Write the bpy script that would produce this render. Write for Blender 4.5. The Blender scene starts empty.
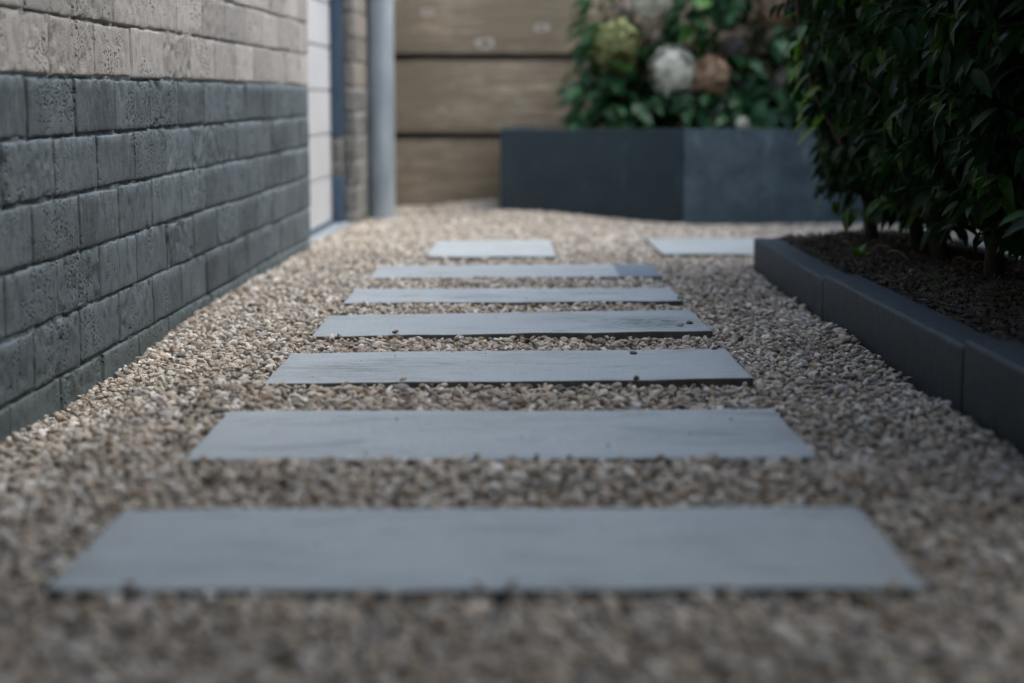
import bpy, bmesh, math, random
import numpy as np
from mathutils import Vector, Matrix

R = math.radians
random.seed(7)
rng = np.random.default_rng(7)
SC = bpy.context.scene
COL = SC.collection
SLOPE = -0.0126          # the path falls gently away from the camera
CAMZ = 0.326
def zs(y): return SLOPE * y

# ------------------------------------------------------------------ helpers
def tag(o, label=None, cat=None, group=None, kind=None):
    if label: o['label'] = label
    if cat: o['category'] = cat
    if group: o['group'] = group
    if kind: o['kind'] = kind
    return o

def empty(name, loc, rz=0.0):
    o = bpy.data.objects.new(name, None)
    o.location = loc; o.rotation_euler = (0, 0, rz)
    o.empty_display_size = .1
    COL.objects.link(o)
    return o

def link_mesh(name, me, mat=None, parent=None):
    o = bpy.data.objects.new(name, me)
    if mat is not None:
        for m in (mat if isinstance(mat, (list, tuple)) else [mat]): me.materials.append(m)
    COL.objects.link(o)
    if parent is not None: o.parent = parent
    return o

def mesh_np(name, verts, faces, smooth=False, mats=None):
    """verts (n,3); faces list of (m,k) arrays"""
    me = bpy.data.meshes.new(name)
    if not isinstance(faces, list): faces = [faces]
    faces = [np.asarray(f, dtype=np.int32) for f in faces if len(f)]
    nl = sum(f.size for f in faces); npol = sum(len(f) for f in faces)
    me.vertices.add(len(verts)); me.vertices.foreach_set('co', np.asarray(verts, dtype=np.float32).ravel())
    me.loops.add(nl); me.polygons.add(npol)
    me.loops.foreach_set('vertex_index', np.concatenate([f.ravel() for f in faces]))
    tot = np.concatenate([np.full(len(f), f.shape[1], dtype=np.int32) for f in faces])
    st = np.concatenate([[0], np.cumsum(tot)[:-1]]).astype(np.int32)
    me.polygons.foreach_set('loop_start', st)
    me.polygons.foreach_set('loop_total', tot)
    if smooth: me.polygons.foreach_set('use_smooth', np.ones(npol, dtype=bool))
    if mats is not None: me.polygons.foreach_set('material_index', np.asarray(mats, dtype=np.int32))
    me.update(calc_edges=True)
    return me

def _h(ix, iy, iz, s):
    n = (ix.astype(np.int64) * 73856093) ^ (iy.astype(np.int64) * 19349663) ^ (iz.astype(np.int64) * 83492791) ^ (s * 2654435761)
    n = (n ^ (n >> 13)) * 1274126177 & 0x7fffffff
    n = (n ^ (n >> 16)) & 0xffff
    return n / 65535.0
def noise(p, f=1.0, s=1):
    p = np.asarray(p, dtype=float) * f + 1000.0
    i = np.floor(p).astype(np.int64); t = p - i; t = t * t * (3 - 2 * t)
    x, y, z = i[..., 0], i[..., 1], i[..., 2]; u, v, w = t[..., 0], t[..., 1], t[..., 2]
    r = 0
    for a in (0, 1):
        for b in (0, 1):
            for c in (0, 1):
                r = r + _h(x + a, y + b, z + c, s) * (u if a else 1 - u) * (v if b else 1 - v) * (w if c else 1 - w)
    return r * 2 - 1
def fbm(p, f, s=1, o=3):
    r = 0; a = 1; t = 0
    for k in range(o):
        r = r + noise(p, f * 2 ** k, s + k) * a; t += a; a *= .5
    return r / t
def sstep(a, b, x):
    t = np.clip((x - a) / (b - a), 0, 1); return t * t * (3 - 2 * t)

def box_bm(bm, x0, x1, y0, y1, z0, z1, M=None):
    v = [bm.verts.new((x, y, z)) for x in (x0, x1) for y in (y0, y1) for z in (z0, z1)]
    for f in ((0, 1, 3, 2), (4, 6, 7, 5), (0, 4, 5, 1), (2, 3, 7, 6), (0, 2, 6, 4), (1, 5, 7, 3)):
        bm.faces.new([v[i] for i in f])
    if M is not None:
        for q in v: q.co = M @ q.co
    return v

def box_obj(name, dims, mat, parent=None, bevel=0.0, seg=2, rough=0.0, cuts=0.0):
    """dims = x0,x1,y0,y1,z0,z1; optional edge rounding and slight unevenness"""
    bm = bmesh.new(); box_bm(bm, *dims)
    bmesh.ops.recalc_face_normals(bm, faces=bm.faces)
    if cuts:
        for ax in range(3):
            lo, hi = dims[ax * 2], dims[ax * 2 + 1]
            n = int((hi - lo) / cuts)
            for k in range(1, n):
                no = [0, 0, 0]; no[ax] = 1; co = [0, 0, 0]; co[ax] = lo + (hi - lo) * k / n
                bmesh.ops.bisect_plane(bm, geom=bm.verts[:] + bm.edges[:] + bm.faces[:], plane_co=co, plane_no=no)
    if bevel:
        es = [e for e in bm.edges if len(e.link_faces) == 2 and e.calc_face_angle(0) > .5]
        bmesh.ops.bevel(bm, geom=es, offset=bevel, segments=seg, affect='EDGES', profile=.6)
    if rough:
        co = np.array([v.co[:] for v in bm.verts])
        off = np.array([co[0] * 0 + random.random() * 50])
        d = np.stack([fbm(co + off, 14, 3 + k) for k in range(3)], 1) * rough
        d += np.stack([fbm(co + off, 90, 13 + k) for k in range(3)], 1) * rough * .5
        for v, q in zip(bm.verts, d): v.co += Vector(q)
    for f in bm.faces: f.smooth = bool(bevel)
    me = bpy.data.meshes.new(name); bm.to_mesh(me); bm.free()
    o = link_mesh(name, me, mat, parent)
    return o

def tubes(paths, radii, seg=6):
    """one mesh's vertex/face arrays from several polylines (n,3) and radius arrays"""
    V = []; F = []; base = 0
    for P, rad in zip(paths, radii):
        P = np.asarray(P, float); n = len(P)
        T = np.gradient(P, axis=0); T /= np.linalg.norm(T, axis=1)[:, None] + 1e-9
        ref = np.array([0, 0, 1.0]) if abs(T[0][2]) < .8 else np.array([1.0, 0, 0])
        A = np.cross(T, ref); A /= np.linalg.norm(A, axis=1)[:, None] + 1e-9
        B = np.cross(T, A)
        a = np.linspace(0, 2 * math.pi, seg, endpoint=False)
        ring = P[:, None] + (A[:, None] * np.cos(a)[None, :, None] + B[:, None] * np.sin(a)[None, :, None]) * np.asarray(rad)[:, None, None]
        V.append(ring.reshape(-1, 3))
        for i in range(n - 1):
            for k in range(seg):
                F.append((base + i * seg + k, base + i * seg + (k + 1) % seg, base + (i + 1) * seg + (k + 1) % seg, base + (i + 1) * seg + k))
        base += n * seg
    return np.concatenate(V), np.array(F)

# ------------------------------------------------------------------ materials
class Nd:
    def __init__(s, name):
        s.m = bpy.data.materials.new(name); s.m.use_nodes = True
        s.t = s.m.node_tree; s.b = s.t.nodes['Principled BSDF']
        s.co = None
    def n(s, typ, **k):
        q = s.t.nodes.new(typ)
        for a, b in k.items(): setattr(q, a, b)
        return q
    def l(s, a, b): s.t.links.new(a, b)
    def coord(s, kind='Object', scale=(1, 1, 1), loc=(0, 0, 0)):
        tc = s.n('ShaderNodeTexCoord'); mp = s.n('ShaderNodeMapping')
        if kind == 'World':
            g = s.n('ShaderNodeNewGeometry'); s.l(g.outputs['Position'], mp.inputs[0])
        else: s.l(tc.outputs[kind], mp.inputs[0])
        mp.inputs['Scale'].default_value = scale; mp.inputs['Location'].default_value = loc
        return mp.outputs[0]
    def noise(s, vec, scale, detail=4, rough=.55, dist=0.0):
        q = s.n('ShaderNodeTexNoise'); s.l(vec, q.inputs['Vector'])
        q.inputs['Scale'].default_value = scale; q.inputs['Detail'].default_value = detail
        q.inputs['Roughness'].default_value = rough; q.inputs['Distortion'].default_value = dist
        return q.outputs['Fac']
    def ramp(s, fac, stops, interp='LINEAR'):
        q = s.n('ShaderNodeValToRGB'); s.l(fac, q.inputs[0]); q.color_ramp.interpolation = interp
        e = q.color_ramp.elements
        while len(e) < len(stops): e.new(.5)
        for i, (p, c) in enumerate(stops):
            e[i].position = p
            if not isinstance(c, tuple): c = (c, c, c)
            e[i].color = (*c, 1)
        return q.outputs[0]
    def mix(s, fac, a, b, mode='MIX'):
        q = s.n('ShaderNodeMix', data_type='RGBA', blend_type=mode)
        for i, v in ((0, fac), (6, a), (7, b)):
            if hasattr(v, 'links'): s.l(v, q.inputs[i])
            elif isinstance(v, tuple): q.inputs[i].default_value = (*v, 1)
            else: q.inputs[i].default_value = v
        return q.outputs[2]
    def math(s, op, a, b=0.0, c=None):
        q = s.n('ShaderNodeMath', operation=op)
        for i, v in enumerate((a, b) if c is None else (a, b, c)):
            if hasattr(v, 'links'): s.l(v, q.inputs[i])
            else: q.inputs[i].default_value = v
        return q.outputs[0]
    def dist(s, vec, p, sc=(1, 1, 1)):
        a = s.n('ShaderNodeVectorMath', operation='SUBTRACT'); s.l(vec, a.inputs[0]); a.inputs[1].default_value = p
        b = s.n('ShaderNodeVectorMath', operation='MULTIPLY'); s.l(a.outputs[0], b.inputs[0]); b.inputs[1].default_value = sc
        c = s.n('ShaderNodeVectorMath', operation='LENGTH'); s.l(b.outputs[0], c.inputs[0])
        return c.outputs['Value']
    def bump(s, h, dist=.002, strength=1.0):
        q = s.n('ShaderNodeBump'); s.l(h, q.inputs['Height'])
        q.inputs['Distance'].default_value = dist; q.inputs['Strength'].default_value = strength
        s.l(q.outputs[0], s.b.inputs['Normal']); return q
    def out(s, color=None, rough=None, **k):
        if color is not None:
            if hasattr(color, 'links'): s.l(color, s.b.inputs['Base Color'])
            else: s.b.inputs['Base Color'].default_value = (*color, 1)
        if rough is not None:
            if hasattr(rough, 'links'): s.l(rough, s.b.inputs['Roughness'])
            else: s.b.inputs['Roughness'].default_value = rough
        for a, b in k.items(): s.b.inputs[a.replace('_', ' ')].default_value = b
        return s.m

def mat_slab():
    m = Nd('slab_concrete'); w = m.coord('World')
    big = m.noise(w, 5, 5, .6); mid = m.noise(w, 26, 6, .65); fine = m.noise(w, 420, 3, .6)
    c = m.ramp(big, [(.3, (.40, .44, .465)), (.7, (.48, .52, .54))])
    rd = m.n('ShaderNodeObjectInfo').outputs['Random']
    c = m.mix(rd, c, m.mix(1.0, c, (.84, .86, .86), 'MULTIPLY'))
    c = m.mix(m.ramp(mid, [(.42, 0.0), (.62, .6)]), c, (.40, .435, .465))
    dirt = m.noise(m.coord('World', (1, 2.2, 1), (3, 7, 0)), 8, 5, .7, .8)
    c = m.mix(m.ramp(dirt, [(.52, 0.0), (.66, .5)]), c, (.17, .185, .175))
    c = m.mix(m.ramp(dirt, [(.28, .5), (.42, 0.0)]), c, (.42, .43, .425))
    c = m.mix(m.ramp(fine, [(.35, .55), (.5, 0.0)]), c, (.17, .185, .20))
    c = m.mix(m.ramp(fine, [(.62, 0.0), (.75, .6)]), c, (.48, .50, .52))
    # small dark specks
    vo = m.n('ShaderNodeTexVoronoi'); m.l(w, vo.inputs['Vector']); vo.inputs['Scale'].default_value = 38
    sp = m.ramp(vo.outputs['Distance'], [(.05, .65), (.12, 0.0)])
    c = m.mix(sp, c, (.13, .135, .13))
    # shoe-print like green-grey algae marks
    for p, sc, amt in (((.195, 2.885, 0), (9.5, 8.5, 0), 1.0), ((.07, 2.97, 0), (9, 17, 0), .5), ((-.10, 3.36, 0), (11, 16, 0), .6),
                       ((-.24, 2.36, 0), (9, 9, 0), .4), ((.02, 2.5, 0), (7, 14, 0), .3), ((-.17, 2.42, 0), (5, 14, 0), .3),
                       ((.22, 1.88, 0), (7, 12, 0), .22), ((-.05, 1.95, 0), (5, 12, 0), .2)):
        d = m.dist(w, p, sc)
        wv = m.n('ShaderNodeTexWave', wave_type='BANDS', bands_direction='Y'); m.l(w, wv.inputs['Vector'])
        wv.inputs['Scale'].default_value = 13; wv.inputs['Distortion'].default_value = 7; wv.inputs['Detail'].default_value = 3; wv.inputs['Detail Scale'].default_value = 2.2
        k = m.math('MULTIPLY', m.ramp(d, [(.35, amt), (1.0, 0.0)]), m.ramp(wv.outputs['Fac'], [(.35, .15), (.6, 1.0)]))
        k = m.math('MULTIPLY', k, m.ramp(mid, [(.35, .85), (.55, 1.0)]))
        c = m.mix(m.math('MULTIPLY', k, .95), c, (.07, .10, .08))
    # one darker, bluer end on the sixth slab
    sx = m.n('ShaderNodeSeparateXYZ'); m.l(w, sx.inputs[0])
    ex = m.math('MULTIPLY', m.math('GREATER_THAN', sx.outputs[0], .19), m.math('MULTIPLY', m.math('GREATER_THAN', sx.outputs[1], 3.7), m.math('LESS_THAN', sx.outputs[1], 4.15)))
    c = m.mix(m.math('MULTIPLY', ex, .85), c, (.12, .17, .22))
    h = m.math('ADD', m.math('MULTIPLY', mid, .5), fine)
    m.bump(h, .0006, .6)
    return m.out(c, m.ramp(mid, [(.3, .50), (.7, .68)]))

def mat_pebble():
    m = Nd('pebble_stone')
    oi = m.n('ShaderNodeObjectInfo'); w = m.coord('Object', (1, 1, 1))
    c = m.ramp(oi.outputs['Random'], [(0, (.56, .49, .41)), (.12, (.34, .285, .225)), (.24, (.70, .65, .58)), (.36, (.25, .245, .24)),
              (.45, (.50, .425, .34)), (.55, (.82, .79, .75)), (.68, (.12, .11, .10)), (.74, (.43, .405, .38)), (.86, (.62, .50, .405)), (.955, (.30, .20, .13)), (1, (.68, .64, .59))], 'CONSTANT')
    g = m.n('ShaderNodeNewGeometry')
    n1 = m.noise(g.outputs['Position'], 260, 4, .6)
    c = m.mix(m.ramp(n1, [(.35, .45), (.6, 0.0)]), c, (.25, .21, .165))
    n2 = m.noise(g.outputs['Position'], 4.0, 3, .5)
    c = m.mix(m.ramp(n2, [(.35, .25), (.6, 0.0)]), c, (.24, .18, .13))
    # the odd reddish brown patch of dust, further along the path
    m.bump(m.noise(g.outputs['Position'], 900, 3, .7), .0006, .5)
    return m.out(c, .72)

def mat_brick(light, dark, zline, name='painted_brick'):
    """weathered brick, dark tar paint below zline, bare above"""
    m = Nd(name); w = m.coord('World')
    vc = m.n('ShaderNodeAttribute', attribute_name='tone'); tone = vc.outputs['Fac']
    sx = m.n('ShaderNodeSeparateXYZ'); m.l(w, sx.inputs[0])
    nm = m.noise(w, 40, 6, .62); nf = m.noise(w, 330, 4, .65); nb = m.noise(w, 7, 4, .6)
    streak = m.noise(m.coord('World', (1, 1, .16)), 170, 4, .6)
    cl = m.mix(tone, tuple(x * .72 for x in light), tuple(min(1, x * 1.18) for x in light))
    cl = m.mix(m.ramp(nm, [(.35, .5), (.55, 0.0)]), cl, tuple(x * .5 for x in light))
    cl = m.mix(m.ramp(nf, [(.58, 0.0), (.75, .5)]), cl, (.55, .53, .50))
    cd = m.mix(tone, tuple(x * .62 for x in dark), tuple(x * 1.45 for x in dark))
    frc = m.math('FRACT', m.math('DIVIDE', m.math('SUBTRACT', sx.outputs[2], zline - .772), .0772))
    cd = m.mix(m.math('MULTIPLY', m.ramp(frc, [(.74, 0.0), (.92, .9)]), m.ramp(nm, [(.34, 0.0), (.52, 1.0)])), cd, tuple(x * 2.1 for x in dark))
    cd = m.mix(m.ramp(nb, [(.42, 0.0), (.7, .6)]), cd, tuple(x * 1.9 for x in dark))
    cd = m.mix(m.ramp(nm, [(.36, .6), (.52, 0.0)]), cd, tuple(x * .5 for x in dark))
    cd = m.mix(m.ramp(streak, [(.55, 0.0), (.72, .55)]), cd, tuple(x * 2.6 for x in dark))
    # scuffed band: chalky wear where paint is thin
    cd = m.mix(m.math('MULTIPLY', m.ramp(nf, [(.55, 0.0), (.68, .6)]), m.ramp(nb, [(.45, 0.0), (.6, 1.0)])), cd, (.30, .31, .31))
    zz = m.math('ADD', sx.outputs[2], m.math('MULTIPLY', m.math('SUBTRACT', nf, .5), .006))
    isl = m.math('GREATER_THAN', zz, zline)
    c = m.mix(isl, cd, cl)
    # algae right above the gravel
    lo = m.ramp(m.math('ADD', m.math('ADD', sx.outputs[2], m.math('MULTIPLY', sx.outputs[1], .0126)), m.math('MULTIPLY', nm, .03)), [(.0, 1.0), (.035, 0.0)])
    c = m.mix(m.math('MULTIPLY', lo, .5), c, (.105, .135, .125))
    vo = m.n('ShaderNodeTexVoronoi'); m.l(w, vo.inputs['Vector']); vo.inputs['Scale'].default_value = 130
    pit = m.math('MULTIPLY', m.ramp(vo.outputs['Distance'], [(.12, 1.0), (.42, 0.0)]), m.ramp(m.noise(w, 9, 3, .6), [(.52, 0.0), (.60, 1.0)]))
    c = m.mix(m.math('MULTIPLY', pit, .75), c, tuple(x * .3 for x in dark))
    h = m.math('SUBTRACT', m.math('ADD', m.math('MULTIPLY', nm, 1.2), m.math('MULTIPLY', nf, .7)), m.math('MULTIPLY', pit, 1.6))
    h = m.math('ADD', h, m.math('MULTIPLY', streak, .4))
    m.bump(h, .0028, .9)
    return m.out(c, .74)

def mat_wood(name, base, knots=()):
    m = Nd(name); w = m.coord('World')
    tone = m.n('ShaderNodeAttribute', attribute_name='tone').outputs['Fac']
    g = m.noise(m.coord('World', (1.3, 6, 24)), 2.6, 5, .6, 1.6); g2 = m.noise(m.coord('World', (5, 30, 130)), 3, 4, .6)
    b = m.noise(w, 3.2, 4, .6)
    c = m.ramp(g, [(.32, tuple(x * .42 for x in base)), (.5, base), (.68, tuple(min(1, x * 1.7) for x in base))])
    c = m.mix(m.ramp(g2, [(.4, .5), (.6, 0.0)]), c, tuple(x * .5 for x in base))
    c = m.mix(m.ramp(b, [(.4, 0.0), (.6, .75)]), c, tuple(x * y for x, y in zip(base, (.50, .50, .47))))
    for p, r in knots:
        d = m.math('ADD', m.dist(w, p, (.8 / r, 0, 1.6 / r)), m.math('MULTIPLY', m.math('SUBTRACT', m.noise(w, 45, 3, .6), .5), .9))
        c = m.mix(m.ramp(d, [(.9, .85), (2.6, 0.0)]), c, (.62, .56, .50))
        c = m.mix(m.ramp(d, [(.25, .9), (.75, 0.0)]), c, (.07, .055, .045))
    m.bump(m.math('ADD', g, m.math('MULTIPLY', g2, .6)), .003, .7)
    return m.out(c, .8)

def mat_concrete_dark(name, base, worn):
    m = Nd(name); w = m.coord('World')
    tone = m.n('ShaderNodeObjectInfo').outputs['Random']
    n1 = m.noise(w, 9, 5, .6); n2 = m.noise(w, 60, 5, .65); n3 = m.noise(w, 400, 3, .6)
    c = m.mix(tone, tuple(x * .85 for x in base), tuple(x * 1.15 for x in base))
    c = m.mix(m.ramp(n1, [(.42, 0.0), (.68, .6)]), c, worn)
    c = m.mix(m.ramp(n2, [(.5, 0.0), (.72, .4)]), c, tuple(x * 1.3 for x in worn))
    c = m.mix(m.ramp(n3, [(.35, .5), (.48, 0.0)]), c, tuple(x * .5 for x in base))
    vo = m.n('ShaderNodeTexVoronoi'); m.l(w, vo.inputs['Vector']); vo.inputs['Scale'].default_value = 150
    c = m.mix(m.math('MULTIPLY', m.ramp(vo.outputs['Distance'], [(.10, .8), (.2, 0.0)]), m.ramp(n2, [(.45, 0.0), (.6, 1.0)])), c, tuple(x * .3 for x in base))
    dr = m.noise(m.coord('World', (1, 1, .35)), 22, 5, .7)
    c = m.mix(m.ramp(dr, [(.58, 0.0), (.72, .55)]), c, tuple(x * 2.0 for x in worn))
    m.bump(m.math('ADD', n2, n3), .0012, .7)
    return m.out(c, m.ramp(n2, [(.3, .55), (.7, .75)]))

def mat_leaf(name, c1, c2, c3, rough=.38, trans=.25, tint=(1.3, 1.6, .7)):
    m = Nd(name)
    at = m.n('ShaderNodeAttribute', attribute_name='tone').outputs['Fac']
    g = m.n('ShaderNodeNewGeometry')
    c = m.ramp(at, [(0, c1), (.6, c2), (.93, c2), (1, c3)])
    n = m.noise(g.outputs['Position'], 120, 3, .6)
    c = m.mix(m.ramp(n, [(.4, .35), (.6, 0.0)]), c, tuple(x * .6 for x in c1))
    m.bump(n, .001, .4)
    m.out(c, rough)
    tr = m.n('ShaderNodeBsdfTranslucent'); hs = m.mix(1.0, c, tint, 'MULTIPLY'); m.l(hs, tr.inputs[0])
    ms = m.n('ShaderNodeMixShader'); ms.inputs[0].default_value = trans
    m.l(m.b.outputs[0], ms.inputs[1]); m.l(tr.outputs[0], ms.inputs[2])
    m.l(ms.outputs[0], m.t.nodes['Material Output'].inputs['Surface'])
    return m.m

def mat_simple(name, c1, c2, scale=30, rough=.6, bump=.001, stretch=(1, 1, 1), metal=0.0):
    m = Nd(name); w = m.coord('World', stretch)
    n = m.noise(w, scale, 5, .6)
    m.bump(n, bump, .6)
    return m.out(m.ramp(n, [(.3, c1), (.7, c2)]), rough, Metallic=metal)

ZLINE = .3505
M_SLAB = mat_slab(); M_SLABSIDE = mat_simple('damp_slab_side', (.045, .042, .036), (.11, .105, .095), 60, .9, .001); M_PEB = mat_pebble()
M_BRICK = mat_brick((.405, .378, .358), (.078, .098, .110), ZLINE)
M_PIER = mat_brick((.26, .235, .205), (.17, .165, .155), ZLINE, 'pier_brick')
M_WOOD = mat_wood('weathered_board', (.40, .315, .225), [((-.155, 6.6, .51), .03), ((.05, 6.6, .565), .022), ((-.31, 6.6, .275), .012), ((-.02, 6.6, .30), .014), ((.22, 6.6, .26), .02), ((-.36, 6.6, .62), .02)])
M_POST = mat_wood('weathered_post', (.15, .12, .09))
M_KERB = mat_concrete_dark('charcoal_kerb_concrete', (.008, .018, .027), (.019, .034, .047))
M_KERBLIT = mat_concrete_dark('grey_kerb_concrete', (.16, .18, .20), (.23, .25, .28))  # same kerb type, paled to paint in the sky light on it
M_BLOCKD = mat_concrete_dark('charcoal_block', (.010, .025, .034), (.022, .042, .054))
M_BLOCKL = mat_concrete_dark('faded_charcoal_block', (.045, .075, .098), (.125, .17, .205))
M_SOIL = mat_simple('damp_soil', (.020, .014, .010), (.055, .040, .028), 40, .95, .006)
M_SUB = mat_simple('gravel_bed_sand', (.045, .038, .032), (.10, .085, .07), 60, .95, .004)
def mat_chip():
    m = Nd('bark_chip'); oi = m.n('ShaderNodeObjectInfo')
    c = m.ramp(oi.outputs['Random'], [(0, (.014, .010, .008)), (.4, (.028, .020, .015)), (.7, (.045, .032, .024)), (.93, (.10, .08, .055)), (.985, (.26, .23, .17))], 'CONSTANT')
    return m.out(c, .9)
M_CHIP = mat_chip()
M_WHITE = mat_simple('white_door_paint', (.52, .53, .56), (.60, .61, .64), 6, .45, .0006)
M_BLUE = mat_simple('blue_frame_paint', (.035, .065, .105), (.055, .095, .145), 20, .45, .0006)
M_SILL = mat_simple('bluestone', (.16, .20, .24), (.30, .33, .36), 25, .6, .001)
M_ZINC = mat_simple('weathered_zinc', (.28, .33, .38), (.47, .53, .58), 5, .48, .0008, (3, 3, .8), .35)
M_BARK = mat_simple('bark', (.008, .006, .005), (.034, .025, .020), 60, .85, .003, (1, 1, .3))
M_TWIG = mat_simple('twig_bark', (.05, .03, .018), (.11, .065, .04), 60, .7, .001)
M_REDTWIG = mat_simple('reddish_stem', (.055, .022, .018), (.10, .045, .035), 60, .6, .001)
M_LEAF = mat_leaf('laurel_leaf', (.009, .028, .012), (.018, .050, .018), (.060, .130, .028), .55, .22)
M_LEAF.node_tree.nodes['Principled BSDF'].inputs['Specular IOR Level'].default_value = .22
M_LEAFY = mat_leaf('young_leaf', (.09, .17, .03), (.14, .26, .04), (.20, .32, .06), .4, .35)
M_HLEAF = mat_leaf('hydrangea_leaf', (.013, .060, .024), (.030, .115, .040), (.12, .28, .055), .5, .3)
M_WEED = mat_leaf('weed_leaf', (.05, .13, .02), (.09, .2, .03), (.14, .26, .05), .5, .3)
M_PETW = mat_leaf('cream_petal', (.76, .76, .66), (.88, .88, .80), (.92, .92, .88), .6, .4, (1, 1, 1))
M_PETG = mat_leaf('green_petal', (.16, .19, .07), (.26, .28, .11), (.33, .30, .14), .7, .2, (1, 1, 1))
M_PETT = mat_leaf('tan_petal', (.34, .22, .14), (.48, .33, .22), (.55, .42, .30), .7, .2, (1, 1, 1))
M_PETP = mat_leaf('pale_pink_petal', (.34, .29, .27), (.48, .42, .41), (.55, .48, .46), .7, .2, (1, 1, 1))

# ------------------------------------------------------------------ slabs
SLABS = [  # cx, cy, width, depth, tilt, yaw, dz, label
    (-.030, 1.377, .618, .268, .004, .006, .000, 'first slab of the path from the camera end, plain and blue grey'),
    (-.028, 1.884, .614, .298, .004, .006, .000, 'second slab from the camera end, gravel spilling over its front edge'),
    (-.026, 2.405, .612, .298, .011, .012, .001, 'third slab from the camera end, with one brown pebble lying on it'),
    (-.027, 2.917, .612, .302, .014, .020, .001, 'fourth slab from the camera end, with green patterned stains on top'),
    (-.028, 3.391, .610, .262, .005, .012, .000, 'fifth slab from the camera end, a faint dark smear left of its middle'),
    (-.027, 3.935, .608, .318, .006, .012, .000, 'sixth slab from the camera end, its right end darker and bluer'),
    (-.089, 4.592, .305, .580, .004, .010, .003, 'short slab laid lengthwise at the far end of the stepping path'),
    (.622, 4.690, .600, .590, .003, .006, .003, 'large slab beyond the far corner of the planting bed kerb')]
slab_rects = []
for i, (cx, cy, w, d, tl, yaw, dz, lab) in enumerate(SLABS):
    random.seed(100 + i)
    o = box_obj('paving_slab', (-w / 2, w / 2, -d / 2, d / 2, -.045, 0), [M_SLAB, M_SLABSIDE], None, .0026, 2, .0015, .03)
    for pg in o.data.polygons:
        if abs(pg.normal.z) < .35: pg.material_index = 1  # side faces take the darker brown-grey material
    o.location = (cx, cy, zs(cy) + dz)
    o.rotation_euler = (math.atan(SLOPE), -tl, yaw)
    tag(o, lab, 'paving slab', 'stepping slabs set in the gravel')
    slab_rects.append((cx, cy, w / 2, d / 2, yaw))

# ------------------------------------------------------------------ ground sheet
def soil_h(x, y):
    return .052 + .022 * np.sin(np.clip((x - .52) / .42, 0, 1) * math.pi)
def gravel_h(x, y):
    """height of the top of the gravel above the slab plane"""
    p = np.stack([x, y, x * 0], -1)
    h = -.0065 + .0045 * fbm(p, 3.0, 21) + .003 * fbm(p, 9.0, 25)
    h = h + .032 * sstep(5.25, 6.0, y) * np.where(x > -.05, 1 - np.clip((x + .05) / .6, 0, 1), np.exp(-((x + .05) / .24) ** 2))
    h = h + .012 * sstep(6.0, 6.4, y) * (x < -.05) - .013 * sstep(.0, .5, x) * sstep(4.9, 5.9, y)
    h = h + .010 * sstep(.34, .42, x) * (1 - sstep(3.3, 4.0, y)) * sstep(-.2, .2, fbm(p, 4, 31)) * .6
    h = h - (.034 * (1 - sstep(2.3, 3.6, y)) + .012 * (1 - sstep(3.0, 4.6, y)) * .6) * (1 - sstep(-.60, -.40, x))
    h = h + .006 * (1 - sstep(.9, 1.25, y)) * (.5 + fbm(p, 5, 9))
    h = h + .006 * np.exp(-((y - 1.63) / .08) ** 2) * (np.abs(x) < .35)
    return h
g = box_obj('ground', (-14, 14, -12, 20, -.4, -.055), M_SUB)
g.rotation_euler = (math.atan(SLOPE), 0, 0); tag(g, kind='structure')
xs = np.arange(-.75, 1.45, .04); ys = np.arange(-.6, 6.7, .04)
X, Y = np.meshgrid(xs, ys); Z = zs(Y) + gravel_h(X, Y) - .016
n0, n1 = X.shape
idx = np.arange(n0 * n1).reshape(n0, n1)
F = np.stack([idx[:-1, :-1], idx[:-1, 1:], idx[1:, 1:], idx[1:, :-1]], -1).reshape(-1, 4)
# the bed underlay dips under slabs
for cx, cy, hw, hd, yaw in slab_rects:
    ins = (np.abs(X - cx) < hw + .05) & (np.abs(Y - cy) < hd + .05); Z = np.where(ins, np.minimum(Z, zs(Y) - .034), Z)
ins = (X > .47) & (X < 1.02) & (Y < 4.12); Z = np.where(ins, zs(Y) - .05, Z)
o = link_mesh('gravel_bed', mesh_np('gravel_bed', np.stack([X, Y, Z], -1).reshape(-1, 3), F, True), M_SUB)
tag(o, kind='structure')
o = box_obj('soil', (1.025, 1.44, -.5, 5.22, -.5, -.022), M_SOIL, None, 0, 1, .006, .08); o.rotation_euler = (math.atan(SLOPE), 0, 0); tag(o, kind='structure')

# ------------------------------------------------------------------ pebbles (instances on points)
def ico(sub):
    bm = bmesh.new(); bmesh.ops.create_icosphere(bm, subdivisions=sub, radius=1)
    v = np.array([q.co[:] for q in bm.verts]); f = np.array([[q.index for q in t.verts] for t in bm.faces]); bm.free()
    return v, f
IV, IF = ico(3)
def pebble_mesh(name, s, chip=False):
    r = np.random.default_rng(s)
    v = IV.copy()
    # flatten some sides so the stones look broken rather than moulded
    for k in range(6):
        n = r.normal(size=3); n /= np.linalg.norm(n); d = r.uniform(.55, .85)
        t = v @ n; over = np.maximum(t - d, 0); v = v - n[None] * over[:, None] * .85
    v = v * (1 + .14 * noise(v + s * 7, 1.6, s)[:, None] + .04 * noise(v + s * 3, 5, s + 1)[:, None])
    a = (1, r.uniform(.62, .85), r.uniform(.42, .62)) if not chip else (1, r.uniform(.25, .45), r.uniform(.1, .2))
    return mesh_np(name, v * np.array(a), IF, True)
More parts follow.
